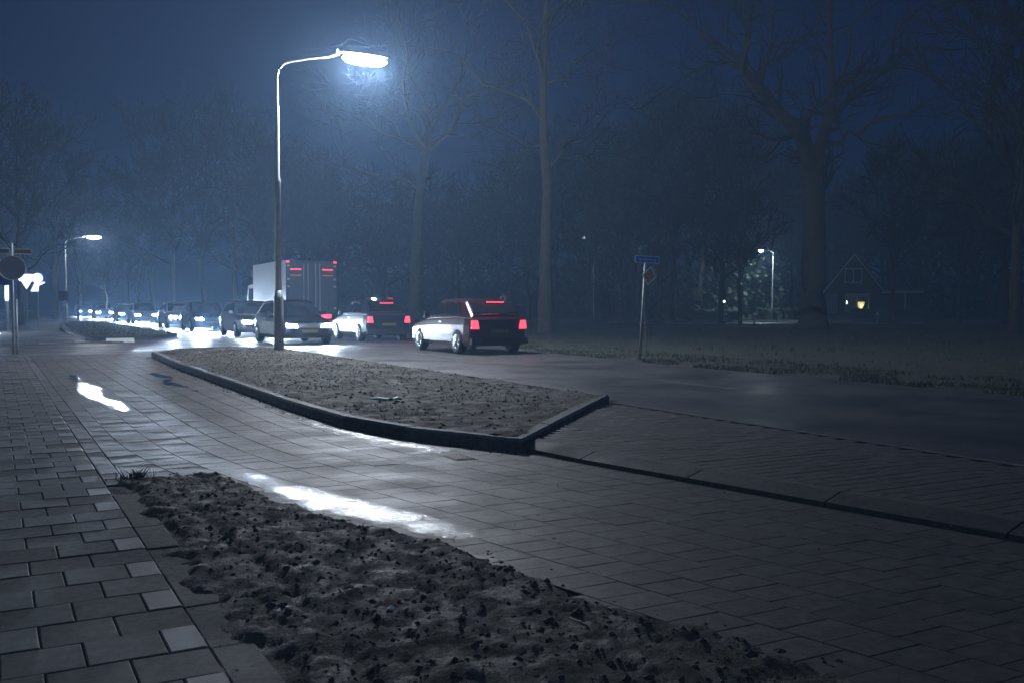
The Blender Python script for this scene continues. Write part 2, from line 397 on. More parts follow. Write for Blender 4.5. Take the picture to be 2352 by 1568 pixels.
for _ in range(2600):
    t = rnd.random(); k = rnd.choice([(2.87, 14, 2.88, 8.6), (2.9, 8.7, 3.65, 6.5), (3.7, 6.5, 6.35, 9.3), (3.95, 6.2, 4.55, 3.2), (2.9, 14, 3.1, 23)])
    x = k[0]+(k[2]-k[0])*t; y = k[1]+(k[3]-k[1])*t; off = abs(rnd.gauss(0, .07))
    if k[0] == 3.7: x += off*.7; y -= off*.7
    elif k[0] == 3.95: x -= off*.6
    else: x -= off; y -= off*.3
    crumb(cb, x, y, .0 if not (k[0] == 3.7 and x > 4.3) else .045, .003+rnd.random()**3*.014, rnd)
for _ in range(6000):
    x = rnd.uniform(2.9, 6.3); y = rnd.uniform(6.7, 24)
    if inside(x, y, ISLI): crumb(cb, x, y, zi(x, y), .003+rnd.random()**4*.022, rnd)
tag(cb.build('earth_crumbs', M['clod'], recalc=False), 'loose earth crumbs and clods scattered on the beds', 'earth', kind='stuff')

# puddles and wet films on the paving: thin sheets with uneven outlines
def blob(name, pts, z, m, rough=.05, seed=0, fn=None):
    "closed outline with wobble"
    n = len(pts); out = []
    for i in range(n):
        a, b_ = Vector(pts[i]), Vector(pts[(i+1) % n]); L = (b_-a).length; k = max(2, int(L/.05))
        for q in range(k):
            p = a.lerp(b_, q/k); w_ = rough
            out.append((p.x+noise.noise(Vector((p.x*9, p.y*5, seed)))*w_, p.y+noise.noise(Vector((p.x*9, p.y*5, seed+5)))*w_*2.2))
    res = .02 if min(p[1] for p in out) < 9 else .05; xs = [p[0] for p in out]; ys = [p[1] for p in out]; b = MB(); idx = {}; rim = []
    for jy in range(int((max(ys)-min(ys))/(res*2))+2):
        for ix in range(int((max(xs)-min(xs))/res)+2):
            x, y = min(xs)+ix*res, min(ys)+jy*res*2
            if inside(x, y, out): idx[ix, jy] = len(b.v); b.v.append((x, y, z)); rim.append(min(1, edge_dist(x, y, out)/.14))
    for (ix, jy), a in idx.items():
        if (ix+1, jy) in idx and (ix+1, jy+1) in idx and (ix, jy+1) in idx: b.f.append((a, idx[ix+1, jy], idx[ix+1, jy+1], idx[ix, jy+1]))
    o = b.build(name, m, recalc=False); at_ = o.data.attributes.new('rim', 'FLOAT', 'POINT')
    for k, q in enumerate(rim): at_.data[k].value = q
    return struct(o)
blob('puddle', [(1.17, 18.0), (1.3, 17.2), (1.25, 16), (1.36, 14.6), (1.28, 13.4), (1.40, 12.2), (1.42, 11.2), (1.22, 11.0), (1.12, 11.3), (1.08, 12.6), (.95, 13.2), (.92, 14.2), (1.02, 15.3), (1.0, 16.6), (1.08, 17.6)], .0022, M['water'], .05, 1)
blob('puddle', [(2.23, 17.3), (2.30, 15.9), (2.15, 15.1), (2.12, 14.7), (2.33, 13.9), (2.37, 13.2), (2.5, 13.2), (2.5, 14.2), (2.42, 15.2), (2.62, 16.2), (2.5, 17.6)], .0022, M['water'], .05, 2)
# long wet film beside the soil bed (lamp glare runs along it), and one under the island kerb
blob('wet_film', [(1.45, 6.75), (1.60, 6.65), (1.78, 5.9), (1.98, 5.2), (2.16, 4.6), (2.22, 4.1), (2.15, 3.85), (2.02, 4.1), (1.9, 4.35), (1.68, 4.9), (1.50, 5.3), (1.44, 6.0)], .0032, M['film'], .05, 6)
blob('wet_film', [(2.86, 11.2), (2.86, 9.0), (2.95, 8.0), (3.2, 7.1), (3.3, 6.6), (3.0, 6.75), (2.78, 7.6), (2.62, 8.8), (2.65, 10.2), (2.78, 11.3)], .0036, M['film'], .07, 7)
gp = [(gut(y)-.005, y) for y in (5.6, 5, 4.4, 3.8, 3.2, 2.6, 2)]; gq = [(gut(y)-.03-.025*(1+math.sin(y*7)), y) for y in (2, 2.3, 2.6, 2.9, 3.2, 3.5, 3.8, 4.1, 4.4, 4.7, 5.0, 5.3, 5.6)]
blob('gutter_water', gp+gq, .0045, M['water'], .008, 9)
# drain grate
dg = MB(); dg.box(3.02, 6.42, -.03, 3.2, 6.72, .003)
for i in range(6): dg.box(3.035+i*.026, 6.44, .003, 3.05+i*.026, 6.70, .009)
tag(dg.build('drain_grate', M['drain']), 'rusty iron drain grate set in the driveway by the kerb', 'drain')
# thin dark strip across the pavement and the pale border stones of the side road
for i, (y0, x0, x1) in enumerate([(16.9, -6, .63)]): sheet('dark_strip', [(x0, y0), (x1, y0), (x1, y0+.12), (x0, y0+.12)], .007, M['joint'])
bs = MB()
for i in range(26):
    x = -5.2+i*.34; bs.box(x, 32.2+random.gauss(0, .02), -.03, x+.33, 32.45, .03+random.random()*.012, .01)
struct(bs.build('border_stones', M['edge']))
lb = MB(); lb.box(3.15, 32.6, -.03, 4.0, 32.82, .12, .02)
tag(lb.build('kerb_stone', M['board']), 'white painted kerb stone lying at the mouth of the side road', 'kerb stone')

# litter and leaves on the island
def litter(label, x, y, z, pts, m='litter'):
    b = MB(); k_ = .45 if y < 5 else .8; b.tube(pts, [.014*k_, .02*k_, .016*k_], 7); o = b.build('litter', M[m]); o.location = (x, y, z); tag(o, label, 'litter')
litter('crumpled white scrap lying mid island by the driveway kerb', 3.62, 9.9, .14, [(0, 0, 0), (.05, -.12, .01), (.14, -.18, 0)])
litter('small white wrapper on the island, right of the crumpled scrap', 3.82, 9.75, .14, [(0, 0, 0), (.06, .01, .01), (.1, .0, 0)])
litter('pale crushed can near the far left of the island', 4.35, 19.2, .13, [(0, 0, 0), (.05, .02, .02), (.1, .0, 0)])
litter('small white pebble bag at the left tip of the island', 3.9, 21.4, .13, [(0, 0, 0), (.04, .02, .02), (.07, .0, 0)])
litter('white scrap stuck in the dark soil near the bottom edge', 1.28, 3.32, .02, [(0, 0, 0), (.01, .006, .006), (.02, .0, 0)])
lf = MB(); rnd = random.Random(5)
for _ in range(420):
    a = rnd.random()
    if a < .5: x, y = rnd.uniform(3, 6.3), rnd.uniform(7, 24)
    else: x, y = rnd.uniform(.9, 6), rnd.uniform(2.5, 22)
    ins = inside(x, y, ISLI)
    if a < .5 and not ins: continue
    z = (zi(x, y)+.004) if ins else (.060 if (x > gut(y)+.3 and y < 7) else .004)
    if inside(x, y, ISL) and not ins: continue
    s = rnd.uniform(.006, .02); t = rnd.random()*6.28; o = len(lf.v)
    for k in range(4):
        q = t+k*1.57; lf.v.append((x+math.cos(q)*s*(1 if k % 2 else .55), y+math.sin(q)*s*(1 if k % 2 else .55), z+rnd.random()*.008))
    lf.f.append((o, o+1, o+2, o+3))
tag(lf.build('fallen_leaves', M['leafred'], recalc=False), 'brown fallen leaves scattered over paving and island', 'leaves', kind='stuff')

# grass
def blades(b, x, y, z, h, rnd, wd=.006):
    a = rnd.random()*6.28; o = len(b.v); dx, dy = math.cos(a)*wd, math.sin(a)*wd; lx, ly = rnd.gauss(0, h*.35), rnd.gauss(0, h*.35)
    b.v += [(x-dx, y-dy, z), (x+dx, y+dy, z), (x+lx*.4, y+ly*.4, z+h*.6), (x+lx, y+ly, z+h)]
    b.f += [(o, o+1, o+2), (o+1, o+3, o+2)]
rnd = random.Random(3); gb = MB()
for _ in range(30000):
    y = 4+rnd.random()**1.6*60; x = lerp_list(y, [(0, 11.65), (14, 11.7), (20, 12.1), (26, 13.3), (60, 13.7)])+rnd.random()**1.5*2.6
    if noise.noise(Vector((x*.9, y*.9, 0))) < -.12: continue
    blades(gb, x, y, -.02, rnd.uniform(.03, .09), rnd, .007)
for _ in range(16000):
    y = 5+rnd.random()*60; x = rnd.uniform(13.4, 34)
    if noise.noise(Vector((x*.5, y*.5, 6))) < .0: continue
    blades(gb, x, y, -.03, rnd.uniform(.05, .14), rnd, .014)
for _ in range(16000):
    x = rnd.uniform(3, 6.35); y = rnd.uniform(7, 25)
    if not inside(x, y, ISLI) or noise.noise(Vector((x*1.3, y*.8, 4)))+(y-16)*.02 < -.05: continue
    blades(gb, x, y, zi(x, y)-.004, rnd.uniform(.012, .045), rnd, .003)
for _ in range(5000):
    x = rnd.uniform(2.8, 6.3); y = rnd.uniform(35, 69)
    if inside(x, y, ISL2I): blades(gb, x, y, .09, rnd.uniform(.05, .12), rnd, .012)
tag(gb.build('grass', M['grass'], recalc=False), 'short winter grass on the verge and islands', 'grass', kind='stuff')
# small weed tufts at the soil bed tip
wd_ = MB()
for _ in range(160): blades(wd_, .82+rnd.gauss(0, .05), 6.75+rnd.gauss(0, .06), 0, rnd.uniform(.02, .07), rnd, .004)
tag(wd_.build('weed_tuft', M['leaf'], recalc=False), 'dark weed tuft at the tip of the soil bed beside the footpath', 'weed', kind='stuff')

# ------------------------------------------------------------ trees
def grow(b, p, d, L, r, lev, rnd, k=4, up=.10, sides=4, wob=.22, minr=.008):
    n = 4 if lev > 1 else 3
    pts = [p.copy()]; rr = [r]; dirs = []
    q = p.copy(); dd = d.normalized()
    for i in range(n):
        dd = (dd+Vector((rnd.gauss(0, wob), rnd.gauss(0, wob), rnd.gauss(0, wob)+up))).normalized()
        q = q+dd*(L/n); pts.append(q.copy()); dirs.append(dd.copy()); rr.append(max(minr, r*(1-.65*(i+1)/n)))
    b.tube(pts, rr, sides if lev > 1 else 3, cap=False)
    if lev <= 0: return
    for c in range(k):
        t = rnd.uniform(.25, 1) if c < k-1 else 1
        i = min(n-1, int(t*n)); pp = pts[i].lerp(pts[i+1], t*n-i) if t < 1 else pts[-1]
        ax = Vector((rnd.gauss(0, 1), rnd.gauss(0, 1), rnd.gauss(0, 1))).cross(dirs[i]).normalized()
        nd = (Matrix.Rotation(rnd.uniform(.35, .95), 3, ax) @ dirs[i])
        grow(b, pp, nd, L*rnd.uniform(.5, .78), max(minr, r*(1-.65*t)*.7), lev-1, rnd, k, up, 4, wob, minr)
def limb(tb, cb, pts, rads, rnd, side=5, lev=2, blen=3.0, start=.25, k=4, minr=.010):
    "main limb along given points plus side branches"
    P = [Vector(p) for p in pts]
    sm = []; sr = []
    for i in range(len(P)-1):
        for q in range(3):
            t = q/3; p0 = P[max(0, i-1)]; p1 = P[i]; p2 = P[i+1]; p3 = P[min(len(P)-1, i+2)]
            c = .5*((2*p1)+(p2-p0)*t+(2*p0-5*p1+4*p2-p3)*t*t+(-p0+3*p1-3*p2+p3)*t**3)
            j = .03*rads[i]*8; sm.append(c+Vector((rnd.gauss(0, j), rnd.gauss(0, j), rnd.gauss(0, j)*.5))*.25); sr.append(rads[i]+(rads[i+1]-rads[i])*t)
    sm.append(P[-1]); sr.append(rads[-1])
    tb.tube(sm, sr, 8)
    n = len(sm)
    for s in range(side):
        t = start+(1-start)*(s+rnd.random())/side; i = min(n-2, int(t*(n-1)))
        d = (sm[i+1]-sm[i]).normalized(); ax = Vector((rnd.gauss(0, 1), rnd.gauss(0, 1), rnd.gauss(0, 1))).cross(d).normalized()
        nd = Matrix.Rotation(rnd.uniform(.5, 1.1), 3, ax) @ d
        grow(cb, sm[i], nd, blen*rnd.uniform(.6, 1.2), max(minr, sr[i]*.45), lev, rnd, k, minr=minr)
    if start < 1: grow(cb, sm[-1], sm[-1]-sm[-2], blen, sr[-1], lev, rnd, k, minr=minr)

def pixel_tree(name, label, base, d, trunk, limbs, seed, blen, group='tall bare trees along the verge'):
    rnd = random.Random(seed); root = thing(name, label, 'tree', (base[0], base[1], -.03), 0, group)
    org = Vector(root.location); s = d/F
    def P(px, py, off=0): return at(px, py, d+off)-org
    tb, cb = MB(), MB()
    pts = [P(x, y) for x, y, _ in trunk]; pts[0] = Vector((0, 0, -.05)); rad = [r_*s*.5 for _, _, r_ in trunk]
    limb(tb, cb, pts, rad, rnd, 6, 2, blen*.7, .55)
    # root flare
    tb.tube([(0, 0, -.1), (0, 0, .25), pts[1]*.12+Vector((0, 0, .5))], [rad[0]*1.22, rad[0]*1.05, rad[0]*.96], 8)
    for L in limbs:
        off = 0; drift = rnd.uniform(-1, 1)*1.3; pl = []; rl = []
        for i, (x, y, r_) in enumerate(L):
            pl.append(P(x, y, off)); rl.append(r_*s*.5); off += drift*(.6+rnd.random()*.5)
        limb(tb, cb, pl, rl, rnd, 2+len(L), 2, blen, .2)
    tb.build('trunk', M['bark'], root, smooth=True, recalc=False); cb.build('crown', M['twig'], root, recalc=False)
    return root
pixel_tree('oak_tree', 'tall straight bare tree with ivy specks, midway between street lamp and street name sign', (20.45, 34.74), 40.3,
    [(1252, 765, 33), (1253, 600, 28), (1256, 440, 23), (1248, 300, 19), (1247, 200, 17), (1250, 100, 15), (1255, 0, 13), (1258, -110, 9)],
    [[(1247, 290, 12), (1228, 250, 11), (1193, 226, 9), (1131, 205, 8), (1104, 192, 6), (1061, 139, 4)],
     [(1250, 190, 9), (1225, 110, 8), (1200, 50, 6), (1160, 10, 5), (1140, -30, 3)],
     [(1255, 200, 7), (1280, 188, 6), (1308, 186, 6), (1312, 152, 5), (1372, 130, 3)],
     [(1253, 90, 8), (1280, 30, 7), (1320, -10, 5), (1350, -70, 3)],
     [(1262, 390, 9), (1285, 360, 8), (1300, 335, 6), (1340, 320, 4)],
     [(1250, 330, 6), (1225, 340, 5), (1195, 330, 3)],
     [(1256, 20, 6), (1225, -20, 5), (1170, -60, 3)]], 21, 2.2)
pixel_tree('bare_tree', 'forked bare tree behind the road, right of the near street lamp', (18.54, 44.46), 47.9,
    [(950, 760, 30), (957, 600, 26), (966, 450, 23), (976, 370, 21), (984, 335, 19)],
    [[(980, 345, 13), (955, 310, 10), (938, 262, 8), (928, 190, 6), (938, 130, 5), (922, 60, 3)],
     [(975, 345, 9), (940, 325, 7), (890, 312, 6), (850, 288, 3)],
     [(986, 345, 13), (995, 285, 11), (1033, 230, 8), (1061, 174, 6), (1054, 120, 4), (1075, 60, 3)],
     [(988, 345, 11), (1026, 313, 9), (1054, 271, 8), (1063, 237, 6), (1117, 205, 4), (1160, 200, 3)],
     [(988, 296, 8), (971, 226, 7), (943, 181, 5), (936, 130, 4), (900, 110, 3)],
     [(965, 440, 8), (939, 418, 7), (870, 408, 6), (818, 393, 4), (783, 362, 3)],
     [(950, 280, 6), (900, 262, 5), (850, 235, 3)],
     [(1040, 290, 5), (1090, 288, 4), (1140, 275, 3)]], 22, 2.2)
pixel_tree('oak_tree', 'massive forked bare oak standing in front of the house', (36.06, 34.95), 50.4,
    [(1866, 756, 66), (1867, 657, 56), (1866, 500, 50), (1863, 410, 50), (1862, 375, 50)],
    [[(1858, 400, 38), (1846, 345, 32), (1816, 295, 29), (1782, 258, 26), (1736, 204, 24), (1702, 168, 18)],
     [(1708, 175, 16), (1702, 140, 16), (1711, 100, 15), (1715, 40, 14), (1725, -20, 11), (1730, -90, 8)],
     [(1702, 172, 13), (1673, 150, 11), (1639, 122, 10), (1597, 72, 9), (1559, 38, 8), (1517, 17, 6), (1441, 12, 3)],
     [(1665, 150, 7), (1610, 160, 6), (1560, 190, 5), (1500, 230, 3)],
     [(1725, 190, 11), (1753, 150, 9), (1765, 97, 7), (1768, 0, 6), (1770, -60, 3)],
     [(1752, 160, 9), (1799, 126, 8), (1833, 97, 7), (1896, 80, 4)],
     [(1868, 400, 34), (1878, 340, 30), (1893, 290, 26), (1904, 236, 18), (1900, 126, 13), (1896, 0, 11), (1890, -80, 8)],
     [(1814, 296, 13), (1850, 270, 12), (1878, 245, 12), (1900, 225, 11)],
     [(1896, 285, 18), (1915, 270, 17), (1947, 227, 15), (2010, 177, 13), (2043, 139, 10), (2094, 118, 7), (2178, 122, 4)],
     [(1905, 215, 10), (1960, 180, 9), (2010, 165, 7), (2080, 165, 5), (2150, 190, 3)],
     [(1895, 330, 12), (1925, 333, 11), (1942, 305, 9), (1968, 312, 9), (2001, 278, 8), (2086, 265, 6), (2111, 240, 4), (2170, 223, 3)],
     [(2040, 140, 8), (2050, 80, 7), (2100, 30, 5), (2160, -10, 3)],
     [(1903, 120, 7), (1950, 60, 6), (2000, 20, 4), (2060, -30, 3)],
     [(1720, 40, 7), (1690, 10, 6), (1650, -40, 4)]], 23, 2.6)

def generic_tree(name, height, spread, seed, dense=1, trunk_h=.25, lev=2, k=4, minr=.02, nl=14):
    rnd = random.Random(seed); root = thing(name, 'x', 'tree'); tb, cb = MB(), MB()
    pts = [Vector((0, 0, -.1))]; n = 7
    for i in range(1, n+1):
        t = i/n; pts.append(Vector((rnd.gauss(0, .12)*t*2, rnd.gauss(0, .12)*t*2, height*.86*t)))
    r0 = height*.017
    limb(tb, cb, pts, [r0*(1-.88*i/n) for i in range(n+1)], rnd, 4, lev, spread*.5, .6, k, minr)
    for i in range(nl):
        t = trunk_h+(1-trunk_h)*((i+rnd.random()*.6)/nl)*.95; z = height*.86*t; j = min(n-1, int(t*n))
        p = pts[j].lerp(pts[j+1], t*n-j); a = i*2.4+rnd.random(); e = rnd.uniform(.25, .8)+t*.4
        d = Vector((math.cos(a)*math.cos(e), math.sin(a)*math.cos(e), math.sin(e)))
        L = spread*(1.0-.55*abs(t-.45)*1.3)*rnd.uniform(.75, 1.1)
        grow(cb, p, d, L, r0*(1-.85*t)*.55, lev+1, rnd, k, .12, minr=minr)
    tb.build('trunk', M['bark'], root, smooth=True, recalc=False); cb.build('crown', M['twig'], root, recalc=False)
    return root
protos = [generic_tree('woodland_tree', 17, 4.6, 31, nl=15, minr=.028), generic_tree('woodland_tree', 15, 4.2, 32, nl=14, minr=.028),
          generic_tree('woodland_tree', 19, 5.0, 33, nl=16, minr=.028), generic_tree('woodland_tree', 13, 3.6, 34, nl=13, minr=.028)]
used = set()
def plant(pi, x, y, s, rz, label, group, name=None):
    if pi not in used: o = protos[pi]; used.add(pi)
    else: o = copy_tree(protos[pi])
    o.location = (x, y, -.05); o.scale = (s, s, s); o.rotation_euler = (0, 0, rz); tag(o, label, 'tree', group)
    if name: o.name = name
    return o
# the woodland behind the verge: rows at growing distance; height follows the skyline
sky_line = [(560, 330), (700, 360), (900, 400), (1050, 420), (1150, 380), (1250, 330), (1340, 300), (1430, 330), (1500, 215), (1600, 205), (1700, 260), (1760, 380), (1950, 420), (2050, 330), (2150, 360), (2250, 300), (2352, 240), (2500, 200)]
rnd = random.Random(77); BASEH = [17, 15, 19, 13]
for row, (d, step) in enumerate([(66, 96), (78, 84), (92, 74), (108, 66)]):
    px = 585+row*23
    while px < 2460:
        q = px+rnd.uniform(-18, 18); dd = d+rnd.uniform(-5, 5)
        if 1700 < q < 2130 and dd < 112: dd = 118+rnd.uniform(0, 10)      # clearing round the house
        p = at(q, 702, dd); top = H+(702-(lerp_list(q, sky_line)+rnd.uniform(-25, 75)))/F*dd
        pi = rnd.randrange(4); s = max(.5, top/BASEH[pi]*.96)
        plant(pi, p.x, p.y, s, rnd.random()*6.28, 'bare dark tree of the woodland beyond the verge', 'woodland trees beyond the verge')
        px += step
# left skyline: one broad dark crown, then a gap, then a second
for (q, dd, top, lab) in [(50, 57.5, 255, 'dark trunked bare tree at the left edge, beside the lit headlamps'), (130, 84, 300, 'slimmer bare tree behind the lit junction signs'),
                     (-60, 70, 210, 'bare tree cut by the left edge of the picture'), (190, 120, 420, 'far bare tree left of the far street lamp head')]:
    p = at(q, 702, dd); T = H+(702-top)/F*dd; pi = [2, 0, 1, 3][len(used) % 4]
    plant({50: 2, 130: 0, -60: 1, 190: 3}[q], p.x, p.y, T/BASEH[{50: 2, 130: 0, -60: 1, 190: 3}[q]], q*.1, lab, 'trees at the left end of the road')
for i, (q, dd, top) in enumerate([(400, 88, 265), (470, 96, 245), (540, 84, 265), (350, 110, 350), (600, 92, 300), (300, 125, 480), (250, 130, 520), (655, 80, 340)]):
    p = at(q, 702, dd); T = H+(702-top)/F*dd; pi = i % 4
    plant(pi, p.x, p.y, T/BASEH[pi], i*1.3, 'bare tree of the dense clump left of the near street lamp', 'clump of trees left of the street lamp')
# pale thin trunks caught by the headlights
yp = generic_tree('young_tree', 7.5, 1.9, 41, nl=9, minr=.012, lev=1)
first = True
for q, dd, hh, lab in [(1408, 66, 1.0, 'thin pale young tree left of the street name sign'), (180, 80, .9, 'thin young tree lit by headlamps, left one of three'), (245, 84, 1.05, 'thin young tree lit by headlamps, middle one of three'), (322, 90, .95, 'thin young tree lit by headlamps, right one of three')]:
    p = at(q, 702, dd); o = yp if first else copy_tree(yp); first = False
    o.location = (p.x, p.y, -.03); o.scale = (hh, hh, hh); o.rotation_euler = (0, 0, q); tag(o, lab, 'tree', 'young trees')
for q, dd, top, lab in [(1652, 62, 480, 'slim tree trunk left of the garden lamp'), (1515, 60, 440, 'dark slim tree just right of the street name sign'), (1700, 60, 430, 'dark slim tree between pale trunk and garden lamp'), (2048, 58, 330, 'slim bare tree right of the house')]:
    p = at(q, 702, dd); T = H+(702-top)/F*dd; plant(3, p.x, p.y, T/13, q, lab, 'slim trees by the house')
# big crown that darkens the upper right corner
p = at(2330, 702, 42); plant(2, p.x, p.y, .92, 1.0, 'large bare tree filling the upper right corner', 'tall bare trees along the verge')
# undergrowth: brush in front of and between the trunks, one countless mass
ub = MB(); rnd = random.Random(8)
for _ in range(42000):
    q = rnd.uniform(560, 2500); d = rnd.choice((84, 92, 100, 108, 120))+rnd.uniform(-4, 4); hmax = 3.2+2.6*noise.noise(Vector((q*.006, d*.05, 2)))+1.5
    if 1800 < q < 2140 and d < 118: d = 122
    p = at(q, 702, d); z = rnd.random()**1.3*hmax*(1.7 if rnd.random() < .25 else 1); s = rnd.uniform(.08, .26); a = rnd.random()*6.28; t = rnd.uniform(-.8, .8); o = len(ub.v)
    for k in range(4):
        w_ = a+k*1.57; ub.v.append((p.x+math.cos(w_)*s, p.y+math.sin(w_)*s, max(-.05, z+math.sin(w_+t)*s)))
    ub.f.append((o, o+1, o+2, o+3))
tag(ub.build('undergrowth', M['leaf'], recalc=False), 'dark brushwood and undergrowth between the woodland trunks', 'undergrowth', kind='stuff')

# ------------------------------------------------------------ street lamps
def street_lamp(label, x, y, energy, lens, group=None, arm=1.85, Z=1.0, light=True):
    t = thing('street_lamp', label, 'street lamp', (x, y, 0), 0, group)
    b = MB(); b.lathe([(.115, -.05), (.115, .9), (.112, 1.32), (.112, 1.36), (.085, 1.40), (.080, 1.5)], 14); b.build('base_sleeve', M['paintgrey'], t, True)
    b = MB(); b.lathe([(.074, 1.4), (.070, 3.98), (.080, 4.0), (.080, 4.06), (.055, 4.14), (.052, 5.75), (.040, 5.8), (.037, 6.45)], 14)
    b.build('pole', M['galv'], t, True)
    b = MB(); pts = [(0, 0, 6.43)]
    for k in range(1, 8):
        a = k/7*R(76); pts.append((.42*(1-math.cos(a)), 0, 6.43+.42*math.sin(a)))
    pts += [(.32+.45, 0, 6.96), (.32+arm*.5, 0, 7.06), (arm-.35, 0, 7.16)]
    b.tube(pts, [.037]*3+[.034]*(len(pts)-3), 10); b.build('arm', M['galv'], t, True)
    hd = MB(); N = 14     # housing: slim canopy above the bowl
    secs = []
    for i in range(9):
        u = i/8; xx = arm-.38+u*1.28; ww = .13*math.sin(math.pi*min(1, max(.08, u*.92+.06)))**.5; secs.append((xx, ww))
    for (xx, ww) in secs:
        for j in range(8):
            a = math.pi*j/7; hd.v.append((xx, ww*math.cos(a), 7.20+.07*math.sin(a)))
    for i in range(8):
        for j in range(7): hd.f.append((i*8+j, i*8+j+1, (i+1)*8+j+1, (i+1)*8+j))
    hd.build('housing', M['paintgrey'], t, True, recalc=False)
    ls = MB()
    for i in range(11):
        u = i/10; xx = arm-.26+u*1.12; s = max(.12, math.sin(math.pi*u)**.35)
        for j in range(12):
            a = 2*math.pi*j/12; ls.v.append((xx, .19*s*math.cos(a), 7.10+.135*s*math.sin(a)-.012))
    for i in range(10):
        for j in range(12): ls.f.append((i*12+j, i*12+(j+1) % 12, (i+1)*12+(j+1) % 12, (i+1)*12+j))
    ls.f.append(tuple(range(12))[::-1]); ls.f.append(tuple(110-0+10+j for j in range(12)))
    ls.build('lens', M[lens], t, True)
    for q in (-.06, .28, .62):
        ld = bpy.data.lights.new('lamp_light', 'POINT'); ld.shadow_soft_size = .08; ld.energy = energy/3; ld.color = (.90, .93, 1.0)
        lo = bpy.data.objects.new('lamp_light', ld); C.objects.link(lo); lo.parent = t; lo.location = (arm+q, 0, 6.85)
    return t
street_lamp('tall grey street lamp standing on the kerbed island, bright blue white light', 5.9, 22.3, 3200, 'lens', 'street lamps along the road')
street_lamp('far street lamp at the left with a white oblong lit head', 4.5, 72.5, 1200, 'lensfar', 'street lamps along the road', Z=.9).scale = (.85, .85, .83)
# small garden side lamps
def small_lamp(label, p, hz, arm, lens, energy, lean=0, col=(.8, .95, 1.0)):
    t = thing('street_lamp', label, 'street lamp', (p.x, p.y, 0), 0)
    t.rotation_euler = (0, lean, -YAW)
    b = MB(); b.lathe([(.10, -.05), (.10, 1.0), (.065, 1.1), (.055, hz-.5), (.05, hz-.35)], 10); b.build('pole', M['white'], t, True)
    b = MB(); b.tube([(0, 0, hz-.36), (-.02, 0, hz-.1), (arm*.35, 0, hz+.1), (arm*.8, 0, hz+.16)], .035, 8); b.build('arm', M['paintgrey'], t, True)
    b = MB(); b.lathe([(.05, .1), (.16, .06), (.22, 0), (.20, -.02)], 12, Matrix.Translation((arm, 0, hz+.14))); b.build('housing', M['paintgrey'], t, True)
    b = MB(); b.lathe([(.19, .0), (.17, -.12), (.07, -.19)], 12, Matrix.Translation((arm, 0, hz+.115))); b.build('lens', M[lens], t, True)
    if energy:
        ld = bpy.data.lights.new('lamp_light', 'POINT'); ld.energy = energy; ld.shadow_soft_size = .12; ld.color = col
        lo = bpy.data.objects.new('lamp_light', ld); C.objects.link(lo); lo.parent = t; lo.location = (arm, 0, hz-.25)
    return t
small_lamp('white lamp post with a brilliant bulb to its left, in front of the hedge', at(1773, 702, 79), 5.6, -1.05, 'lensfar', 700, R(.8))
small_lamp('distant lamp with a pale flat head high behind the tall straight tree', at(1362, 702, 72), 6.2, -.7, 'led', 0)

# ------------------------------------------------------------ signs
def text_mesh(body, size, m, parent, name, loc, rot, scale_x=1):
    cu = bpy.data.curves.new('t', 'FONT'); cu.body = body; cu.size = size; cu.align_x = 'CENTER'; cu.align_y = 'CENTER'; cu.extrude = .002
    to = bpy.data.objects.new('t', cu); C.objects.link(to); bpy.context.view_layer.update()
    me = bpy.data.meshes.new_from_object(to); bpy.data.objects.remove(to); me.materials.clear(); me.materials.append(m)
    o = bpy.data.objects.new(name, me); C.objects.link(o); o.parent = parent; o.location = loc; o.rotation_euler = rot; o.scale = (scale_x, 1, 1); return o
def rounded(w_, h_, r_, n=4):
    out = []
    for cx, cz, a0 in ((w_/2-r_, h_/2-r_, 0), (-w_/2+r_, h_/2-r_, 90), (-w_/2+r_, -h_/2+r_, 180), (w_/2-r_, -h_/2+r_, 270)):
        for k in range(n+1):
            a = R(a0+90*k/n); out.append((cx+r_*math.cos(a), cz+r_*math.sin(a)))
    return out
def circ(r_, n=28): return [(r_*math.cos(2*math.pi*k/n), r_*math.sin(2*math.pi*k/n)) for k in range(n)]
t = thing('sign_post', 'leaning post with blue street name plate above an orange diamond sign', 'road sign', (12.76, 17.49, -.02), R(-24)-0)
t.rotation_euler = (0, R(3.0), R(-24))
b = MB(); b.lathe([(.028, -.1), (.028, 2.12)], 10); b.build('post', M['paintgrey'], t, True)
b = MB(); b.tube([(.22, .25, -.05), (.02, .03, 1.45)], .014, 6); b.build('brace', M['paintgrey'], t)
pl = MB().prism(rounded(.56, .165, .02), -.045, -.035, 'y').build('name_plate', M['signwhite'], t); pl.location = (.03, 0, 2.20)
bl = MB().prism(rounded(.52, .125, .012), -.049, -.0455, 'y').build('plate_face', M['blue'], pl)
text_mesh('Eemslandweg', .094, M['signwhite'], pl, 'plate_lettering', (0, -.052, .0), (R(90), 0, 0), .80)
dm = MB().prism([(.24, 0), (0, .24), (-.24, 0), (0, -.24)], -.04, -.03, 'y').build('diamond_sign', M['signwhite'], t); dm.location = (.10, 0, 1.84); dm.rotation_euler = (0, R(6), 0); dm.scale = (.72, 1, .92)
MB().prism([(.185, 0), (0, .185), (-.185, 0), (0, -.185)], -.046, -.0405, 'y').build('diamond_face', M['orange'], dm)

